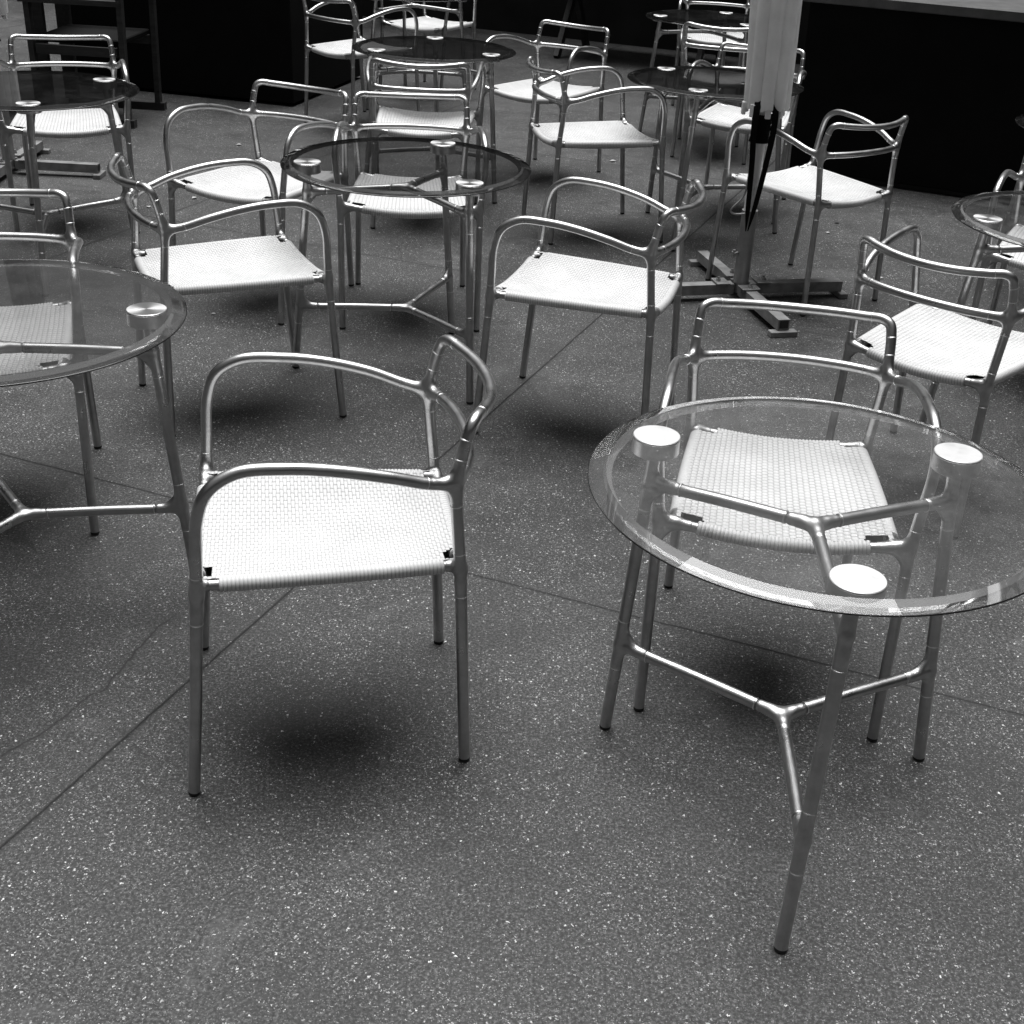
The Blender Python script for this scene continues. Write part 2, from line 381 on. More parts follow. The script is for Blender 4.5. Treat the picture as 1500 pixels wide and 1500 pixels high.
def mirror(mb):
    o = MB(); o.v = [v * np.array([-1, 1, 1]) for v in mb.v]; o.f = [f[::-1] for f in mb.f]; o.n = mb.n; o.gap = mb.gap; o.mi = mb.mi; return o

# ------------------------------------------------------------------ scene object helpers
def empty(name, label, cat, loc=(0, 0, 0), rz=0, group=None):
    o = D.objects.new(name, None); col.objects.link(o); o.location = loc; o.rotation_euler = (0, 0, rz); o.empty_display_size = .1
    o['label'] = label; o['category'] = cat
    if group: o['group'] = group
    return o
def part(name, mb, mats, parent, smooth=True, sharp=40):
    me = mb.mesh(name, mats, smooth, sharp); o = D.objects.new(name, me); col.objects.link(o)
    if parent: o.parent = parent
    return o
def solo(name, mb, mats, label, cat, loc=(0, 0, 0), rz=0, group=None, smooth=True, sharp=40):
    o = part(name, mb, mats, None, smooth, sharp); o.location = loc; o.rotation_euler = (0, 0, rz)
    o['label'] = label; o['category'] = cat
    if group: o['group'] = group
    return o
def structure(name, mb, mats, smooth=False):
    o = part(name, mb, mats, None, smooth); o['kind'] = 'structure'; return o
def copy_tree(o, parent=None):
    c = o.copy(); col.objects.link(c)
    if parent: c.parent = parent
    for ch in list(o.children): copy_tree(ch, c)
    return c

# ------------------------------------------------------------------ the chair
TR = .0110
Ff = np.array((.238, .263, 0)); Fn = np.array((.239, .228, .430)); Bf = np.array((.2037, -.2438, 0)); Bn = np.array((.1944, -.2278, .4255)); Nn = np.array((.206, -.2134, .603)); Tn = np.array((.2015, -.2376, .7185))
mx = np.array([-1, 1, 1])
arm = smooth_path([Fn, (.246, .2235, .50), (.2545, .2165, .580), (.254, .197, .630), (.249, .150, .6595), (.246, .07, .6625), (.2435, -.01, .654), (.236, -.10, .634), (.222, -.165, .613), Nn], 8)
post = smooth_path([Bn, (.200, -.220, .515), Nn], 6)
legF = smooth_path([Fn, (Fn + Ff) / 2 + (.0, -.001, 0), Ff], 4); legB = smooth_path([Bn, (Bn + Bf) / 2, Bf], 4)
top = smooth_path([Nn, (.205, -.221, .640), (.2025, -.232, .686), (.1975, -.2405, .7075), (.183, -.2500, .7155), (.150, -.2660, .7130), (.08, -.290, .7085), (0, -.2985, .7065), (-.08, -.290, .7085), (-.150, -.2660, .7130), (-.183, -.2500, .7155), (-.1975, -.2405, .7075), (-.2025, -.232, .686), (-.205, -.221, .640), Nn * mx], 8)
low = smooth_path([Nn, (.17, -.231, .604), (.10, -.2505, .6045), (0, -.2590, .605), (-.10, -.2505, .6045), (-.17, -.231, .604), Nn * mx], 8)
frontR = smooth_path([Fn, (.17, .230, .4225), (.09, .232, .4125), (0, .233, .409), (-.09, .232, .4125), (-.17, .230, .4225), Fn * mx], 8)
rearR = smooth_path([Bn, (.14, -.229, .4205), (.07, -.231, .413), (0, -.232, .410), (-.07, -.231, .413), (-.14, -.229, .4205), Bn * mx], 8)
sideR = smooth_path([(.208, .228, .4275), (.203, .12, .4265), (.193, -.05, .4255), (.178, -.2285, .4245)], 8)
seg = lambda P, s, rev=False: cut(P[::-1] if rev else P, 0, s)

def make_chair():
    root = empty('armchair', '', 'armchair', group='aluminium armchairs on the terrace')
    for s in (1, -1):
        mr = (lambda m: m) if s == 1 else mirror
        for P, gl in ((legF, 'f'), (legB, 'b')):
            o = part('leg', mr(tube(MB(), cut(P, .04, -.006), TR, 18)), M_TUBE, root)
            e = P[-1]
            d = (P[-1] - P[-2]) / np.linalg.norm(P[-1] - P[-2])
            gb = tube(MB(), np.array([e - d * .0075, e - d * .0035, e - d * .0030, e]), np.array([TR * 1.012, TR * 1.012, TR * .96, TR * .88]), 18)
            part('foot_glide', mr(gb), M_GLIDE, o)
        mb = MB(); tube(mb, cut(arm, .025, -.045), TR, 18)
        part('armrest', mr(mb), M_TUBE, root)
        part('rear_post', mr(tube(MB(), cut(post, .025, -.03), TR, 18)), M_TUBE, root)
        # cross-shaped casting where arm, post and both back rails meet
        mb = MB(); sa, st_, sp_, sl_ = seg(arm, .046, True), seg(top, .036), seg(post, .034, True), seg(low, .042)
        at_ = lambda P, q: cut(P, 0, q)[-1]
        e = [at_(sa, .022), at_(st_, .022), at_(sl_, .022), at_(sp_, .022)]
        cast(mb, [np.concatenate([sp_[::-1], st_[1:]]), np.concatenate([sa[::-1], sl_[1:]])], TR + .0002, .020, webs=[(e[0], e[1]), (e[1], e[2]), (e[2], e[3]), (e[3], e[0])])
        ring(mb, arm[::-1], .0555, TR); ring(mb, top, .0460, TR); ring(mb, post[::-1], .0440, TR); ring(mb, low, .0520, TR)
        part('back_joint', mr(mb), [M_CAST, M_RING], root)
        # front seat casting
        mb = MB(); fr = seg(frontR, .060); k1 = seg(legF, .05)
        ch = [np.concatenate([seg(arm, .026)[::-1], k1[1:]]), fr, seg(sideR, .014)]
        cast(mb, ch, TR + .0002, .018, webs=[(Fn + (-.030, 0, -.006), Fn + (-.002, .003, -.034)), (Fn + (-.018, 0, .002), Fn + (.002, 0, .016))], wr=.0088)
        ring(mb, arm, .036, TR); ring(mb, legF, .060, TR); 
        part('seat_joint', mr(mb), [M_CAST, M_RING], root)
        mb = MB(); ch = [np.concatenate([seg(post, .024)[::-1], seg(legB, .046)[1:]]), seg(rearR, .040), seg(sideR, .022, True)]
        cast(mb, ch, TR + .0002, .016, webs=[(Bn + (-.026, 0, -.004), Bn + (-.002, -.001, -.030))], wr=.0086)
        ring(mb, post, .034, TR); ring(mb, legB, .056, TR)
        part('seat_joint', mr(mb), [M_CAST, M_RING], root)
        part('seat_rail', mr(tube(MB(), cut(sideR, .008, -.008), TR * .92, 14)), M_TUBE, root)
    part('seat_rail', tube(MB(), cut(frontR, .02, -.02), TR * .95, 14), M_TUBE, root)
    part('seat_rail', tube(MB(), cut(rearR, .02, -.02), TR * .95, 14), M_TUBE, root)
    mb = MB(); tube(mb, cut(top, .036, -.036), TR, 18)
    for s in (.083, .152): ring(mb, top, s, TR, mi=1); ring(mb, top, -s, TR, mi=1)
    part('top_rail', mb, [M_TUBE, M_RING], root)
    part('lower_back_rail', tube(MB(), cut(low, .042, -.042), TR, 18), M_TUBE, root)
    # woven seat ---------------------------------------------------------------
    mb = MB(); nx, ny = 32, 66; AL = [0, .035, .30, .70, .965]; BL = [0, .06, .5, .94]; ax, ay = 5, 4
    WR = .0136
    def srf(u, v, sgn, hgt=0):
        # u -1..1 across, v 0 front .. 1 rear
        yf, yr = .232, -.230
        y = yf + (yr - yf) * v
        w = np.interp(v, [0, .25, .62, 1], [.208, .203, .193, .178])
        x = w * u
        zf = .4272 - .0182 * (1 - np.abs(u) ** 1.7); zr = .4245 - .0145 * (1 - np.abs(u) ** 1.7)
        z = zf * (1 - v) + zr * v - .006 * (1 - u * u) * np.sin(np.pi * v)
        return x, y, z + sgn * (WR - .001) + hgt - (0 if sgn > 0 else .014 * (1 - u * u) * (np.sin(np.pi * v) ** .5))
    U = np.array([i + q for i in range(nx) for q in AL] + [nx]); Vv = np.array([i + q for i in range(ny) for q in BL] + [ny])
    UU, VV = np.meshgrid(U, Vv, indexing='ij')
    ci = np.minimum(np.floor(UU + 1e-9), nx - 1); cj = np.minimum(np.floor(VV + 1e-9), ny - 1)
    a = UU - ci; b = VV - cj; par = ((ci + cj) % 2 == 0)
    over = .0019 * (1 - .35 * np.abs(2 * a - 1) ** 2) * (1 - .45 * np.abs(2 * b - 1) ** 2)
    warp = .0004 - .0006 * (np.abs((2 * a) % 1 * 2 - 1) ** 4)
    rs = np.random.RandomState(3)
    h = np.where(par, over, warp) + .0003 * rs.rand(nx + 1, ny + 1)[ci.astype(int), cj.astype(int)]
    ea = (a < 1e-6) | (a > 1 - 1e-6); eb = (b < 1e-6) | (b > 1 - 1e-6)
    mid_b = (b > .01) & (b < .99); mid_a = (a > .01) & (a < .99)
    gap = np.where(ea | eb, .85, 0) + np.where(ea & eb, .15, 0)  # shadow dashes at the strand edges painted into the cord colour
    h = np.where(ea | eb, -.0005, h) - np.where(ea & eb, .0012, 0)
    u = UU / nx * 2 - 1; v = VV / ny
    x, y, z = srf(u, v, 1, h)
    V = np.stack([x, y, z], -1).reshape(-1, 3); n2 = len(Vv)
    def keep(i, j, cu, cv):
        # corner notches that leave the rail bare
        uu = abs((i + .5) / (nx * ax) * 2 - 1); vv = (j + .5) / (ny * ay); w = .193
        dx = (1 - uu) * w; dyf = vv * .462; dyr = (1 - vv) * .462
        if dyf < .027 and dx < .056 and dx > .008: return (dx / .056) ** 2 + (dyf / .031) ** 2 > 1 and dx > .046
        if dyr < .030 and dx < .056 and dx > .005: return (dx / .056) ** 2 + (dyr / .034) ** 2 > 1 and dx > .042
        return True
    F = [(i * n2 + j + 1, (i + 1) * n2 + j + 1, (i + 1) * n2 + j, i * n2 + j) for i in range(nx * ax) for j in range(ny * ay) if keep(i, j, 0, 0)]
    F = [f[::-1] for f in F] if True else F
    # orientation: make normals face up
    p0, p1, p2 = V[F[0][0]], V[F[0][1]], V[F[0][2]]
    if np.cross(p1 - p0, p2 - p0)[2] < 0: F = [f[::-1] for f in F]
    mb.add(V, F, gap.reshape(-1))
    # underside, its shade put into the cord colour
    bu, bv = nx * 2, ny * 1
    U2 = np.linspace(-1, 1, bu + 1); V2 = np.linspace(0, 1, bv + 1); UU2, VV2 = np.meshgrid(U2, V2, indexing='ij')
    ii, jj = np.meshgrid(range(bu + 1), range(bv + 1), indexing='ij')
    x, y, z = srf(UU2, VV2, -1, -.0012 * ((ii + jj * 2) % 2) * 1.0 - .0012 * (jj % 2))
    Vb = np.stack([x, y, z], -1).reshape(-1, 3)
    def keepb(i, j):
        uu = abs((i + .5) / bu * 2 - 1); vv = (j + .5) / bv; dx = (1 - uu) * .193
        return not (dx < .045 and (vv * .462 < .03 or (1 - vv) * .462 < .026))
    Fb = [(i * (bv + 1) + j, (i + 1) * (bv + 1) + j, (i + 1) * (bv + 1) + j + 1, i * (bv + 1) + j + 1) for i in range(bu) for j in range(bv) if keepb(i, j)]
    p0, p1, p2 = Vb[Fb[0][0]], Vb[Fb[0][1]], Vb[Fb[0][2]]
    if np.cross(p1 - p0, p2 - p0)[2] > 0: Fb = [f[::-1] for f in Fb]
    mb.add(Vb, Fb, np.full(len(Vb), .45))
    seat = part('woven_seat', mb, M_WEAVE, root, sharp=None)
    # cord wrapped round each rail
    def wrap(P, a_, b_, period):
        Q = cut(P, a_, b_); T = cum(Q)[-1]; n = int(T / period); t = np.linspace(0, T, n * 4 + 1); s = cum(Q)
        Q = np.stack([np.interp(t, s, Q[:, k]) for k in range(3)], -1)
        ph = (np.arange(n * 4 + 1) % 4)
        r = WR + np.array([-.0007, .0005, .0008, .0005])[ph]
        m = MB(); tube(m, Q, r, 16)
        gp = np.repeat(np.where(ph == 0, .45, 0), 16); m.gap = [gp]  # grooves between cord turns painted dark as shade
        return m
    m = wrap(frontR, .075, -.075, .0075); part('rail_wrapping', m, M_WEAVE, seat, sharp=None)
    m = wrap(rearR, .058, -.058, .0075); part('rail_wrapping', m, M_WEAVE, seat, sharp=None)
    m = wrap(sideR, .036, -.030, .0068); part('rail_wrapping', m, M_WEAVE, seat, sharp=None)
    part('rail_wrapping', mirror(wrap(sideR, .036, -.030, .0068)), M_WEAVE, seat, sharp=None)
    return root

# ------------------------------------------------------------------ the table
GT = .6746; GR = .3843; LR = .0117
def pol(r, a, z): return np.array((r * math.cos(a), r * math.sin(a), z))
def make_table(glass, name='glass_table'):
    root = empty('bistro_table', '', 'table', group='round glass tables on the terrace')
    # glass: flat pane with a wide polished bevel
    th = .0115; bw = .030; nseg = 160
    ang = np.linspace(0, 2 * np.pi, nseg, endpoint=False)
    def circ(r, z): return np.stack([r * np.cos(ang), r * np.sin(ang), 0 * ang + z], -1)
    rr = [(GR - bw, GT), (GR - .001, GT - .0078), (GR, GT - .0084), (GR, GT - th + .001), (GR - .001, GT - th), (GR - bw - .010, GT - th)]
    V = np.concatenate([circ(*q) for q in rr]); mb = MB()
    F = []; MI = []
    for k, m_ in zip(range(5), (1, 2, 2, 2, 1)):
        for i in range(nseg): j = (i + 1) % nseg; F.append((k * nseg + i, (k + 1) * nseg + i, (k + 1) * nseg + j, k * nseg + j)); MI.append(m_)
    F.append(tuple(range(nseg))); MI.append(0)
    mb.add(V, F); mb.mi = MI[:]
    me = mb.mesh('glass_top', [glass, M_BEVEL, M_EDGE], True, 8)
    o = D.objects.new('glass_top', me); col.objects.link(o); o.parent = root
    YU = np.array((0, 0, .598)); YL = np.array((0, 0, .205))
    tk = []
    for k in range(3):
        a = 2 * math.pi * k / 3
        topp = pol(.3035, a + .066, GT - .028); un = pol(.3125, a + .045, .582); ln = pol(.333, a + .008, .2140); ft = pol(.3625, a, 0)
        f_ = lambda z: topp + (ft - topp) * (GT - .028 - z) / (GT - .028)
        un, ln = f_(.584), f_(.216)
        leg = smooth_path([topp, un, (un + ln) / 2, ln, ft], 5)
        s = cum(leg); su = np.linalg.norm(un - topp); sl = su + np.linalg.norm(ln - un)
        lo = part('leg', tube(MB(), cut(leg, 0, -.006), LR, 18), M_TUBE, root)
        e = leg[-1]; d = (leg[-1] - leg[-2]) / np.linalg.norm(leg[-1] - leg[-2])
        part('foot_glide', tube(MB(), np.array([e - d * .0075, e - d * .0035, e - d * .003, e]), np.array([LR * 1.012, LR * 1.012, LR * .96, LR * .9]), 18), M_GLIDE, lo)
        for yc, nd, sn, nm in ((YU, un, su, 'upper'), (YL, ln, sl, 'lower')):
            dirv = (nd - yc); bl = np.linalg.norm(dirv)
            br = smooth_path([nd, nd - dirv * .15 + (0, 0, -.002), nd - dirv * .5, yc], 6)
            part('stretcher', tube(MB(), cut(br, .06, -.05), LR * .95, 16), M_TUBE, root)
            mb = MB(); lp = cut(leg, max(sn - .048, .012), sn + .048)
            mid_i = len(lp) // 2
            sg = 1 if nm == 'lower' else -1
            cast(mb, [lp, cut(br, 0, .052)], LR + .0002, .010, .0022, webs=[(nd - dirv / bl * .034, nd - dirv / bl * .006 + np.array((0, 0, .030 * sg))), (nd - dirv / bl * .022, nd - dirv / bl * .005 - np.array((0, 0, .018 * sg)))], wr=.0080)
            ring(mb, leg, sn + .058, LR); ring(mb, br, .062, LR)
            if sn > .1: ring(mb, leg, sn - .058, LR)
            part('leg_joint', mb, [M_CAST, M_RING], root)
            tk.append((nm, br))
        # round clamp disc: cap on the glass, body under it
        dx, dy = topp[0], topp[1]
        mb = MB(); pr = .0415
        z0 = GT + .0022
        prof = [(0.0001, z0), (pr * .5, z0), (pr - .0012, z0), (pr, z0 - .001), (pr, GT + .0003)]
        def lathe(mb, prof, cx, cy, n=40, mi=0):
            an = np.linspace(0, 2 * np.pi, n, endpoint=False)
            V = np.concatenate([np.stack([cx + r * np.cos(an), cy + r * np.sin(an), 0 * an + z], -1) for r, z in prof])
            F = [(q * n + i, (q + 1) * n + i, (q + 1) * n + (i + 1) % n, q * n + (i + 1) % n) for q in range(len(prof) - 1) for i in range(n)]
            mb.add(V, F, mi=mi)
        mb = MB(); lathe(mb, prof, 0, 0); dc = part('clamp_disc', mb, M_PUCK, root, sharp=30); dc.location = (dx, dy, 0)
        zb = GT - .0008
        mb = MB(); lathe(mb, [(.0001, zb), (pr - .001, zb), (pr, zb - .001), (pr, zb - .028), (pr - .001, zb - .029), (.0001, zb - .029)], 0, 0); bd = part('clamp_body', mb, M_CAST, root, sharp=30); bd.location = (dx, dy, 0)
    for nm, yc in (('upper', YU), ('lower', YL)):
        mb = MB(); brs = [b[::-1] for n_, b in tk if n_ == nm]
        pt = [cut(b, 0, .024)[-1] for b in brs]
        cast(mb, [seg(b, .042) for b in brs], LR * .95 + .0002, .010, .0024, webs=[(pt[0], pt[1]), (pt[1], pt[2]), (pt[2], pt[0])], wr=.0076)
        for b in brs: ring(mb, b, .052, LR * .95)
        part('stretcher_joint', mb, [M_CAST, M_RING], root)
    return root

CH = {
 'A': (-.3827, 2.1055, 1.7822, 'large foreground armchair standing alone left of centre, facing left, bright white seat'),
 'C': (.5147, 2.3816, 3.019, 'armchair pushed in behind the large clear glass table at right, seat seen through the glass'),
 'B': (-.9269, 3.6267, -1.0834, 'armchair facing right, just right of the dark glass table at the left edge'),
 'D': (.1368, 3.6321, 1.2952, 'armchair facing left in the middle, between the big foreground chair and the umbrella base'),
 'E': (-1.0312, 4.6405, 2.7148, 'armchair turned to lower right, behind the left side of the central table'),
 'F': (-.4939, 4.5813, 3.2468, 'armchair facing the camera, tucked under the central dimmed glass table'),
 'G': (-.5718, 5.8328, .0224, 'armchair seen from behind between the central table and the dark table beyond'),
 'H': (-.0373, 6.7986, 2.5902, 'armchair turned to lower left, at the right side of the far dark round table'),
 'I': (.1872, 5.7616, -1.2429, 'armchair facing right in the upper middle, overlapping the seat of the one behind'),
 'N': (1.0224, 5.0312, .6324, 'armchair directly right of the folded umbrella pole, its back toward the black wall'),
 'Q': (1.124, 3.2968, -.7039, 'armchair seen from behind at the right edge, broad back rails and white seat beyond them'),
 'J': (-2.0448, 5.489, 3.4538, 'armchair facing the camera behind the small dark table in the upper left corner'),
 'K': (-1.3701, 2.9492, 3.3759, 'armchair cut by the left edge, its seat seen through the dark glass table top'),
 'L': (-1.1479, 7.8073, -.6748, 'distant armchair beside the corner of the black block, facing right at the far round table'),
 'M': (-.8363, 9.0101, 2.6811, 'farthest armchair at the top of the picture, only its seat and legs in view'),
 'O': (.9313, 6.3549, 2.8317, 'armchair facing the camera, half hidden behind the folded umbrella canopy'),
 'P': (.9417, 7.5529, -.2255, 'distant armchair with its back to the camera, left of the umbrella canopy near the top'),
 'R': (1.068, 9.178, 3.05, 'farthest armchair at right, facing the camera behind the distant glass table'),
 'S': (1.7675, 4.2861, 2.7499, 'armchair behind the glass table at the right edge, only its arm and seat corner visible'),
}
TBL = {
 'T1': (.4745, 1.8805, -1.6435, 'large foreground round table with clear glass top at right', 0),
 'T2': (-.4404, 3.9713, 3.3111, 'round table with dimmed glass top left of centre, three bright discs on it', 1),
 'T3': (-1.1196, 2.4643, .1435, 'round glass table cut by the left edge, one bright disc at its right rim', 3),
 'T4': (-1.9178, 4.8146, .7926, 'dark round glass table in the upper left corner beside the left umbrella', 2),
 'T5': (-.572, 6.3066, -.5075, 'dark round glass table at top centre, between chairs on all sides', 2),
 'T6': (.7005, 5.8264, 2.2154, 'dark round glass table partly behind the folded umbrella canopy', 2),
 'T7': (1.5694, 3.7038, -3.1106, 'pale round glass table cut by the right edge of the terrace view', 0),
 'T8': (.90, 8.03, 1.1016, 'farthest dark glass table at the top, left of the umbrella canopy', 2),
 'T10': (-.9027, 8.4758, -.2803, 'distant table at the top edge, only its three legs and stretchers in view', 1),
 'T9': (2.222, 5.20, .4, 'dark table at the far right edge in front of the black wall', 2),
}
proto = make_chair(); first = True
for k, (x, y, a, lab) in CH.items():
    o = proto if first else copy_tree(proto); first = False
    o.location = (x, y, 0); o.rotation_euler = (0, 0, a); o['label'] = lab
t0 = make_table(M_GLASS); t1 = None
for k, (x, y, a, lab, dk) in TBL.items():
    if k == 'T1':
        o = t0
        for c in o.children:
            if c.name.startswith('clamp_disc'): c.material_slots[0].link = 'OBJECT'; c.material_slots[0].material = M_PUCKW
    else:
        o = copy_tree(t0)
        if True:
            for c in o.children:
                if c.name.startswith('clamp_disc'): c.material_slots[0].link = 'OBJECT'; c.material_slots[0].material = M_PUCK
                if c.name.startswith('glass_top'):
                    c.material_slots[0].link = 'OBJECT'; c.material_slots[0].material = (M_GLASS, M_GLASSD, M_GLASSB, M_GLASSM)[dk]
                    if dk in (1, 2): c.material_slots[1].link = 'OBJECT'; c.material_slots[1].material = M_BEVELD
    o.location = (x, y, 0); o.rotation_euler = (0, 0, a); o['label'] = lab

# ------------------------------------------------------------------ umbrellas
def make_umbrella(x, y, rot, label, name='parasol'):
    root = empty('folded_parasol', label, 'parasol', (x, y, 0), 0, 'folded parasols on cross bases')
    # cross base of four steel beams
    for k in range(4):
        a = rot + k * math.pi / 2; c, s = math.cos(a), math.sin(a)
        mb = MB(); ln = .43
        bar(mb, (c * .035, s * .035, .045), (c * ln, s * ln, .043), .046, .040)
        part('base_beam', mb, M_BEAM, root, False)
        mb = MB(); mb2 = MB()
        bar(mb, (c * (ln + .002) - s * 0, s * (ln + .002), .045), (c * (ln + .003), s * (ln + .003), .045), .034, .030)
        part('beam_end_shade_plate', mb, M_GLIDE, root, False)  # black plate standing in for the shade inside the hollow beam
        mb = MB(); box(mb, (c * (ln + .0), s * (ln + .0), .0108), (.035, .105, .0216), a, bev=.002)
        part('foot_plate', mb, M_BEAM, root, False)
        mb = MB(); box(mb, (c * .085, s * .085, .0708), (.055, .075, .006), a, bev=.001)
        tube(mb, np.array([(c * .095, s * .095, .074), (c * .095, s * .095, .083)]), .009, 6); tube(mb, np.array([(c * .095, s * .095, .083), (c * .095, s * .095, .090)]), .005, 8)
        part('bolt_plate', mb, M_GALV, root, False)
    mb = MB(); tube(mb, np.array([(0, 0, .03), (0, 0, .352)]), .0305, 28); part('ground_sleeve', mb, M_GALV, root)
    mb = MB(); tube(mb, np.array([(0, 0, .34), (0, 0, 2.55)]), .0245, 24); part('pole', mb, M_WHITE, root)
    mb = MB(); a = math.pi * 1.12; c, s = math.cos(a), math.sin(a)
    tube(mb, np.array([(c * .03, s * .03, .185), (c * .052, s * .052, .185)]), .005, 8); tube(mb, np.array([(c * .046, s * .046, .172), (c * .046, s * .046, .198)]), .006, 8)
    tube(mb, np.array([(c * .046 - s * .014, s * .046 + c * .014, .185), (c * .046 + s * .014, s * .046 - c * .014, .185)]), .005, 8)
    part('wing_screw', mb, M_GALV, root)
    # hub under the ribs
    mb = MB(); tube(mb, np.array([(0, 0, .61), (0, 0, .625), (0, 0, .66), (0, 0, .71)]), np.array([.040, .036, .034, .040]), 20); part('runner_hub', mb, M_BLACKSTRAP, root)
    # pleated folded canopy
    mb = MB(); nz, na = 26, 128
    zz = np.linspace(.735, 2.35, nz); aa = np.linspace(0, 2 * np.pi, na, endpoint=False); rs = np.random.RandomState(int(abs(x) * 100))
    ph = rs.rand(8) * .5; V = []
    for z in zz:
        t = (z - .735) / 1.645
        base = .085 + .010 * min(1, t * 3.0) - .05 * max(0, t - .5)
        fold = np.abs(np.cos(4 * aa + .4 * math.sin(z * 2.1))) ** .6
        r = base * (.72 + .28 * fold) + .003 * np.sin(5 * aa + z * 3 + 1) + .0012 * np.sin(13 * aa - z * 5)
        lean = .010 * np.sin(z * 3)
        V.append(np.stack([r * np.cos(aa + .12 * t) + lean, r * np.sin(aa + .12 * t), z + .006 * np.cos(8 * aa) * (t < .01)], -1))
    V = np.concatenate(V); F = [(i * na + j, i * na + (j + 1) % na, (i + 1) * na + (j + 1) % na, (i + 1) * na + j) for i in range(nz - 1) for j in range(na)]
    F.append(tuple(range((nz - 1) * na, nz * na)))
    mb.add(V, F); cn = part('folded_canopy', mb, M_CANVAS, root, sharp=55)
    # rib ends poking out of the canvas
    for k in range(8):
        a = k * math.pi / 4 + .1; c, s = math.cos(a), math.sin(a)
        mb = MB(); box(mb, (c * .074, s * .074, .730), (.014, .020, .046), a, bev=.002); part('rib_tip', mb, M_WHITE, root, False)
    # black tie straps hanging in a V
    for sx, yo in ((-1, -.050), (1, -.047)):
        mb = MB(); V = []; pts = [(sx * .030, yo, .775), (sx * .034, yo - .022, .74), (sx * .036, yo - .026, .66), (sx * .027, yo - .020, .55), (sx * .015 - .005, yo - .014, .40), (-.012 + sx * .004, yo - .012, .285)]
        P = smooth_path(pts, 5); n = len(P); w = np.interp(np.linspace(0, 1, n), [0, .1, .25, .85, 1], [.002, .013, .012, .009, .002])
        for p, ww in zip(P, w): V += [(p[0] - ww, p[1], p[2]), (p[0] + ww, p[1], p[2]), (p[0] + ww, p[1] + .002, p[2]), (p[0] - ww, p[1] + .002, p[2])]
        F = []
        for i in range(n - 1):
            for j in range(4): q = (j + 1) % 4; F.append((i * 4 + j, i * 4 + q, i * 4 + 4 + q, i * 4 + 4 + j))
        F += [(3, 2, 1, 0), tuple(range(4 * n - 4, 4 * n))]
        mb.add(V, F); part('tie_strap', mb, M_BLACKSTRAP, root, False)
    # wire crank hook
    mb = MB(); tube(mb, smooth_path([(-.028, -.03, .70), (-.034, -.04, .62), (-.030, -.05, .50), (-.040, -.06, .42), (-.078, -.07, .375), (-.084, -.07, .362), (-.07, -.07, .352), (-.028, -.06, .352)], 5), .0036, 10); part('crank_handle', mb, M_GALV, root)
    return root
make_umbrella(.777, 4.89, R_(15), 'folded pale parasol with black straps on a steel cross base, right of centre')
make_umbrella(-2.62, 6.20, R_(2), 'folded parasol at the upper left corner, only its canopy tip and base in view')

# ------------------------------------------------------------------ dark blocks and far furniture
def oriented_box(p, q, depth, z0, z1, mb=None, mi=0):
    p, q = np.array(p, float), np.array(q, float); d = (q - p) / np.linalg.norm(q - p); n = np.array((-d[1], d[0]))
    c = (p + q) / 2 + n * depth / 2
    mb = mb or MB(); box(mb, (c[0], c[1], (z0 + z1) / 2), (np.linalg.norm(q - p), depth, z1 - z0), math.atan2(d[1], d[0]), mi=mi, bev=.004); return mb
dv = np.array((.904, -.372)); dv /= np.linalg.norm(dv); b2a = np.array((1.30, 7.115)); b2b = b2a + dv * 4.2
r = empty('bar_counter', 'long black bar counter with grey stone top behind the right hand chairs', 'counter')
part('counter_panel', oriented_box(b2a, b2b, .65, .03, .885), M_BLACK, r, False)
part('plinth', oriented_box(b2a + (.02, .03), b2b + (-.0, .03), .5, 0, .03), M_GLIDE, r, False)
nn = np.array((-dv[1], dv[0]))
part('counter_top', oriented_box(b2a - nn * .05 - dv * .04, b2b - nn * .05, .75, .886, .935), M_LEDGE, r, False)
r = empty('planter_block', 'black rectangular block standing behind the left chairs at the top', 'planter')
d1 = np.array((1.055, -.244)); d1 /= np.linalg.norm(d1); pb = np.array((-1.615, 8.174)); pa = pb - d1 * 1.55
part('block_body', oriented_box(pa, pb, 1.2, .02, 1.02), M_BLACK, r, False)
part('block_cap', oriented_box(pa - d1 * .02, pb + d1 * .02, 1.22, 1.021, 1.06), M_GLIDE, r, False)

def wood_armchair(x, y, rz, label):
    r = empty('wooden_armchair', label, 'chair', (x, y, 0), rz)
    for sx in (-.27, .27):
        for sy in (-.25, .25):
            part('leg', bar(MB(), (sx, sy, .04), (sx, sy + (-.02 if sy < 0 else 0), .64 if sy > 0 else .95), .045, .03), M_WOOD, r, False)
        part('base_runner', bar(MB(), (sx, -.29, .022), (sx, .29, .022), .05, .042), M_WOOD, r, False)
        part('armrest', bar(MB(), (sx, -.27, .655), (sx, .29, .655), .06, .028), M_WOOD, r, False)
        part('side_rail', bar(MB(), (sx, -.226, .40), (sx, .226, .40), .028, .05), M_WOOD, r, False)
    part('seat', box(MB(), (0, 0, .447), (.50, .48, .03), bev=.006), M_BLACK, r, False)
    part('backrest', box(MB(), (0, -.27, .80), (.50, .02, .24), bev=.006), M_GLIDE, r, False)
    return r
wood_armchair(-2.63, 7.62, R_(88), 'dark wooden armchair beside the black block, in the upper left corner')
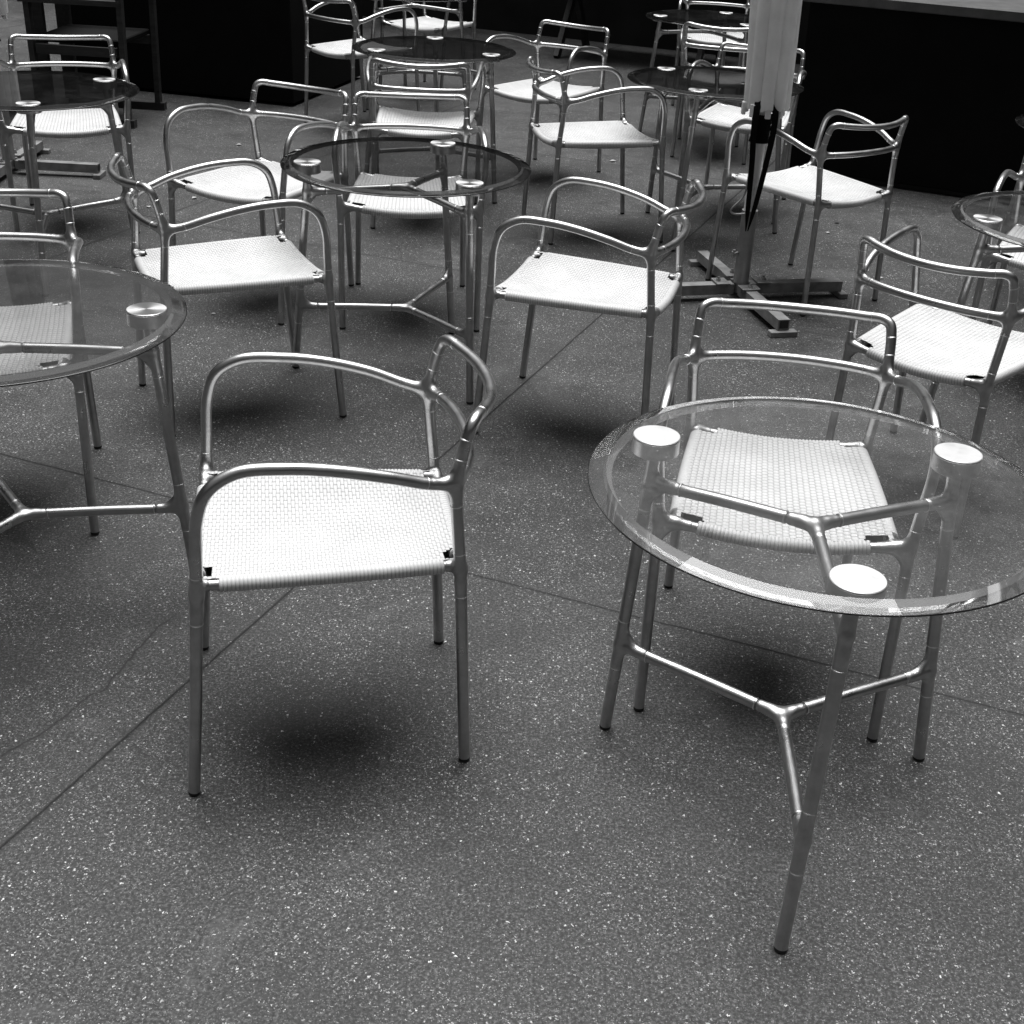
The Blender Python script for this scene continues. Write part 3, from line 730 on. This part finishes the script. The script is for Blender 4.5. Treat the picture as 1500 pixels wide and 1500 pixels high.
def wood_table(x, y, rz, w, d, label, xleg=False, h=.73):
    r = empty('wooden_table', label, 'table', (x, y, 0), rz)
    tp = MB(); n = 6
    for i in range(n): box(tp, (0, -d / 2 + d * (i + .5) / n, h), (w, d / n - .008, .032), bev=.003)
    part('table_top', tp, M_WOOD, r, False)
    for sx in (-w * .38, w * .38):
        if xleg:
            part('leg', bar(MB(), (sx, -d * .42, 0), (sx, d * .30, h - .02), .04, .07), M_WOOD, r, False)
            part('leg', bar(MB(), (sx + .045, d * .42, 0), (sx + .045, -d * .30, h - .02), .04, .07), M_WOOD, r, False)
        else:
            for sy in (-d * .4, d * .4): part('leg', bar(MB(), (sx, sy, 0), (sx, sy, h - .02), .06, .06), M_WOOD, r, False)
    part('apron', bar(MB(), (-w * .38, 0, h - .07), (w * .38, 0, h - .07), .03, .08), M_WOOD, r, False)
    return r
wood_table(-3.35, 7.75, R_(8), 1.1, .75, 'dark wooden table at the top left, behind the first glass table')
wood_table(.65, 10.85, R_(-18), 1.5, .8, 'dark wooden trestle table with crossed legs at the top, beyond the chairs', True)
wood_table(2.5, 9.3, R_(-20), 1.2, .7, 'dark wooden table far back beside the bar counter end')

# fallen leaves and litter
def leaf(x, y, s, rz, m, lab):
    mb = MB(); V = [];
    n = 7
    for i in range(n):
        t = i / (n - 1); w = math.sin(math.pi * min(.98, max(.03, t))) * .36
        for sgn in (-1, 0, 1): V.append(((t - .5) * s, sgn * w * s + .12 * s * t * t, .003 + .18 * s * abs(sgn) * w * 2 + .10 * s * (t - .5) ** 2))
    F = [(i * 3 + j, i * 3 + 3 + j, i * 3 + 4 + j, i * 3 + 1 + j) for i in range(n - 1) for j in (0, 1)]
    mb.add(V, F)
    solo('fallen_leaf', mb, m, lab, 'leaf', (x, y, .001), rz, 'fallen leaves on the paving', sharp=None)
LV = [(-1.70, 7.05, .030, .3, 'pale fallen leaf on the paving behind the left chairs'),
      (-1.649, 5.914, .030, 1.0, 'pale curled leaf on the paving beside the chair facing lower right'),
      (-1.807, 5.721, .026, 2.0, 'small pale leaf left of the curled leaf behind the left chair'),
      (.348, 7.158, .036, .2, 'pale leaf on the paving under the chair facing right'),
      (1.318, 5.921, .022, .5, 'tiny pale scrap on the paving right of the parasol'),
      (1.421, 5.256, .022, 1.2, 'pale leaf near the rear leg of the chair by the parasol'),
      (-1.18, 4.366, .016, .1, 'tiny white scrap on the paving under the chair facing right')]
for x, y, s_, rz, lab in LV: leaf(x, y, s_, rz, M_LEAF, lab)
leaf(1.395, 6.115, .03, .2, M_DARKLEAF, 'dark dry leaf on the paving right of the parasol')

# ------------------------------------------------------------------ ground, far wall, and unseen buildings added to shape the light
mb = MB(); gx = [-60, -12, -6, 0, 6, 12, 60]; V = [(x, y, 0) for y in gx for x in gx]
F = [(j * 7 + i, j * 7 + i + 1, (j + 1) * 7 + i + 1, (j + 1) * 7 + i) for j in range(6) for i in range(6)]
mb.add(V, F); structure('ground', mb, M_GROUND)
def facade(p, q, h, label, floors=3, bays=6):
    p, q = np.array(p, float), np.array(q, float); d = (q - p) / np.linalg.norm(q - p); n = np.array((-d[1], d[0])); W = np.linalg.norm(q - p)
    r = empty('building', label, 'building', (p[0], p[1], 0), math.atan2(d[1], d[0]))
    mb = MB(); box(mb, (W / 2, .6, h / 2), (W, 1.2, h)); part('wall', mb, M_WALL, r, False)
    mb = MB(); box(mb, (W / 2, .58, h + .12), (W + .2, 1.4, .24)); part('roof_coping', mb, M_LEDGE, r, False)
    fh = (h - 3.2) / max(1, floors)
    for f in range(floors):
        for b in range(bays):
            x = W * (b + .5) / bays; z = 3.4 + fh * (f + .45)
            w_, h_ = W / bays * .5, fh * .6
            mb = MB(); 
            for c, sz in (((x, -.02, z - h_ / 2 - .03), (w_ + .16, .10, .06)), ((x, -.012, z + h_ / 2 + .03), (w_ + .12, .05, .06)), ((x - w_ / 2 - .03, -.012, z), (.06, .05, h_)), ((x + w_ / 2 + .03, -.012, z), (.06, .05, h_)), ((x, -.010, z), (.04, .04, h_))): box(mb, c, sz)
            wn = part('window', mb, M_LEDGE, r, False)
            mb = MB(); box(mb, (x, -.004, z), (w_, .02, h_)); part('pane', mb, M_WIN, wn, False)
    return r
dd = np.array((.934, -.357)); c0 = np.array((-.6, 12.1))
facade(c0 - dd * 9, c0 + dd * 7.5, 3.7, 'dark rendered building wall closing the far end of the terrace', 0, 6)
facade((-8.2, -6), (-8.6, 15.3), 5.6, 'unseen dark building added at the left to hold back low light', 2, 6)  # this and the next two are added out of view to block low skylight
facade((6.8, 9.4), (6.2, -6), 5.6, 'unseen dark building added at the right to hold back low light', 2, 5)
facade((6.2, -5.6), (-8.2, -5.8), 3.4, 'unseen dark building added behind the camera to hold back low light', 0, 5)

# ------------------------------------------------------------------ light
SUN_EL, SUN_ROT = 77, 358
w = D.worlds.new('World'); bpy.context.scene.world = w; w.use_nodes = True
nt = w.node_tree; nt.nodes.clear()
sky = nt.nodes.new('ShaderNodeTexSky'); sky.sky_type = 'NISHITA'; sky.sun_disc = False
sky.sun_elevation = R_(SUN_EL); sky.sun_rotation = R_(SUN_ROT); sky.air_density = 1.0; sky.dust_density = 3.0
bw = nt.nodes.new('ShaderNodeRGBToBW'); bg = nt.nodes.new('ShaderNodeBackground'); wo = nt.nodes.new('ShaderNodeOutputWorld')
bg.inputs['Strength'].default_value = .08
nt.links.new(sky.outputs[0], bw.inputs[0]); nt.links.new(bw.outputs[0], bg.inputs[0]); nt.links.new(bg.outputs[0], wo.inputs[0])
sl = D.lights.new('sun', 'SUN'); sl.energy = 4.8; sl.angle = R_(50); sl.color = (1, 1, 1)
so = D.objects.new('sun', sl); col.objects.link(so)
az = R_(SUN_ROT)   # Nishita: rotation 0 = +Y, turning clockwise seen from above
sd = Vector((math.sin(az) * math.cos(R_(SUN_EL)), math.cos(az) * math.cos(R_(SUN_EL)), math.sin(R_(SUN_EL))))
so.rotation_euler = sd.to_track_quat('Z', 'Y').to_euler(); so.location = (0, 0, 12)

# ------------------------------------------------------------------ camera
H, PI_, RO, FF, CX, CY = 1.59513, R_(28.05695), R_(-3.18172), 1870.82, 777.10, 749.67
fw = Vector((0, math.cos(PI_), -math.sin(PI_))); rt = Vector((1, 0, 0)); up = Vector((0, math.sin(PI_), math.cos(PI_)))
X = rt * math.cos(RO) - up * math.sin(RO); Y = rt * math.sin(RO) + up * math.cos(RO)
cam = D.cameras.new('camera'); cam.sensor_width = 36; cam.lens = FF / 1500 * 36; cam.clip_start = .05; cam.clip_end = 300
cam.shift_x = (750 - CX) / 1500; cam.shift_y = (CY - 750) / 1500
co = D.objects.new('camera', cam); col.objects.link(co)
m = Matrix.Identity(4)
for i, v in enumerate((X, Y, -fw)):
    for j in range(3): m[j][i] = v[j]
m[2][3] = H; co.matrix_world = m
sc = bpy.context.scene; sc.camera = co
sc.view_settings.view_transform = 'Standard'; sc.view_settings.look = 'None'; sc.view_settings.exposure = 0; sc.view_settings.gamma = 1
sc.cycles.diffuse_bounces = 2; sc.cycles.max_bounces = 7; sc.cycles.transparent_max_bounces = 24; sc.cycles.transmission_bounces = 10; sc.cycles.glossy_bounces = 5
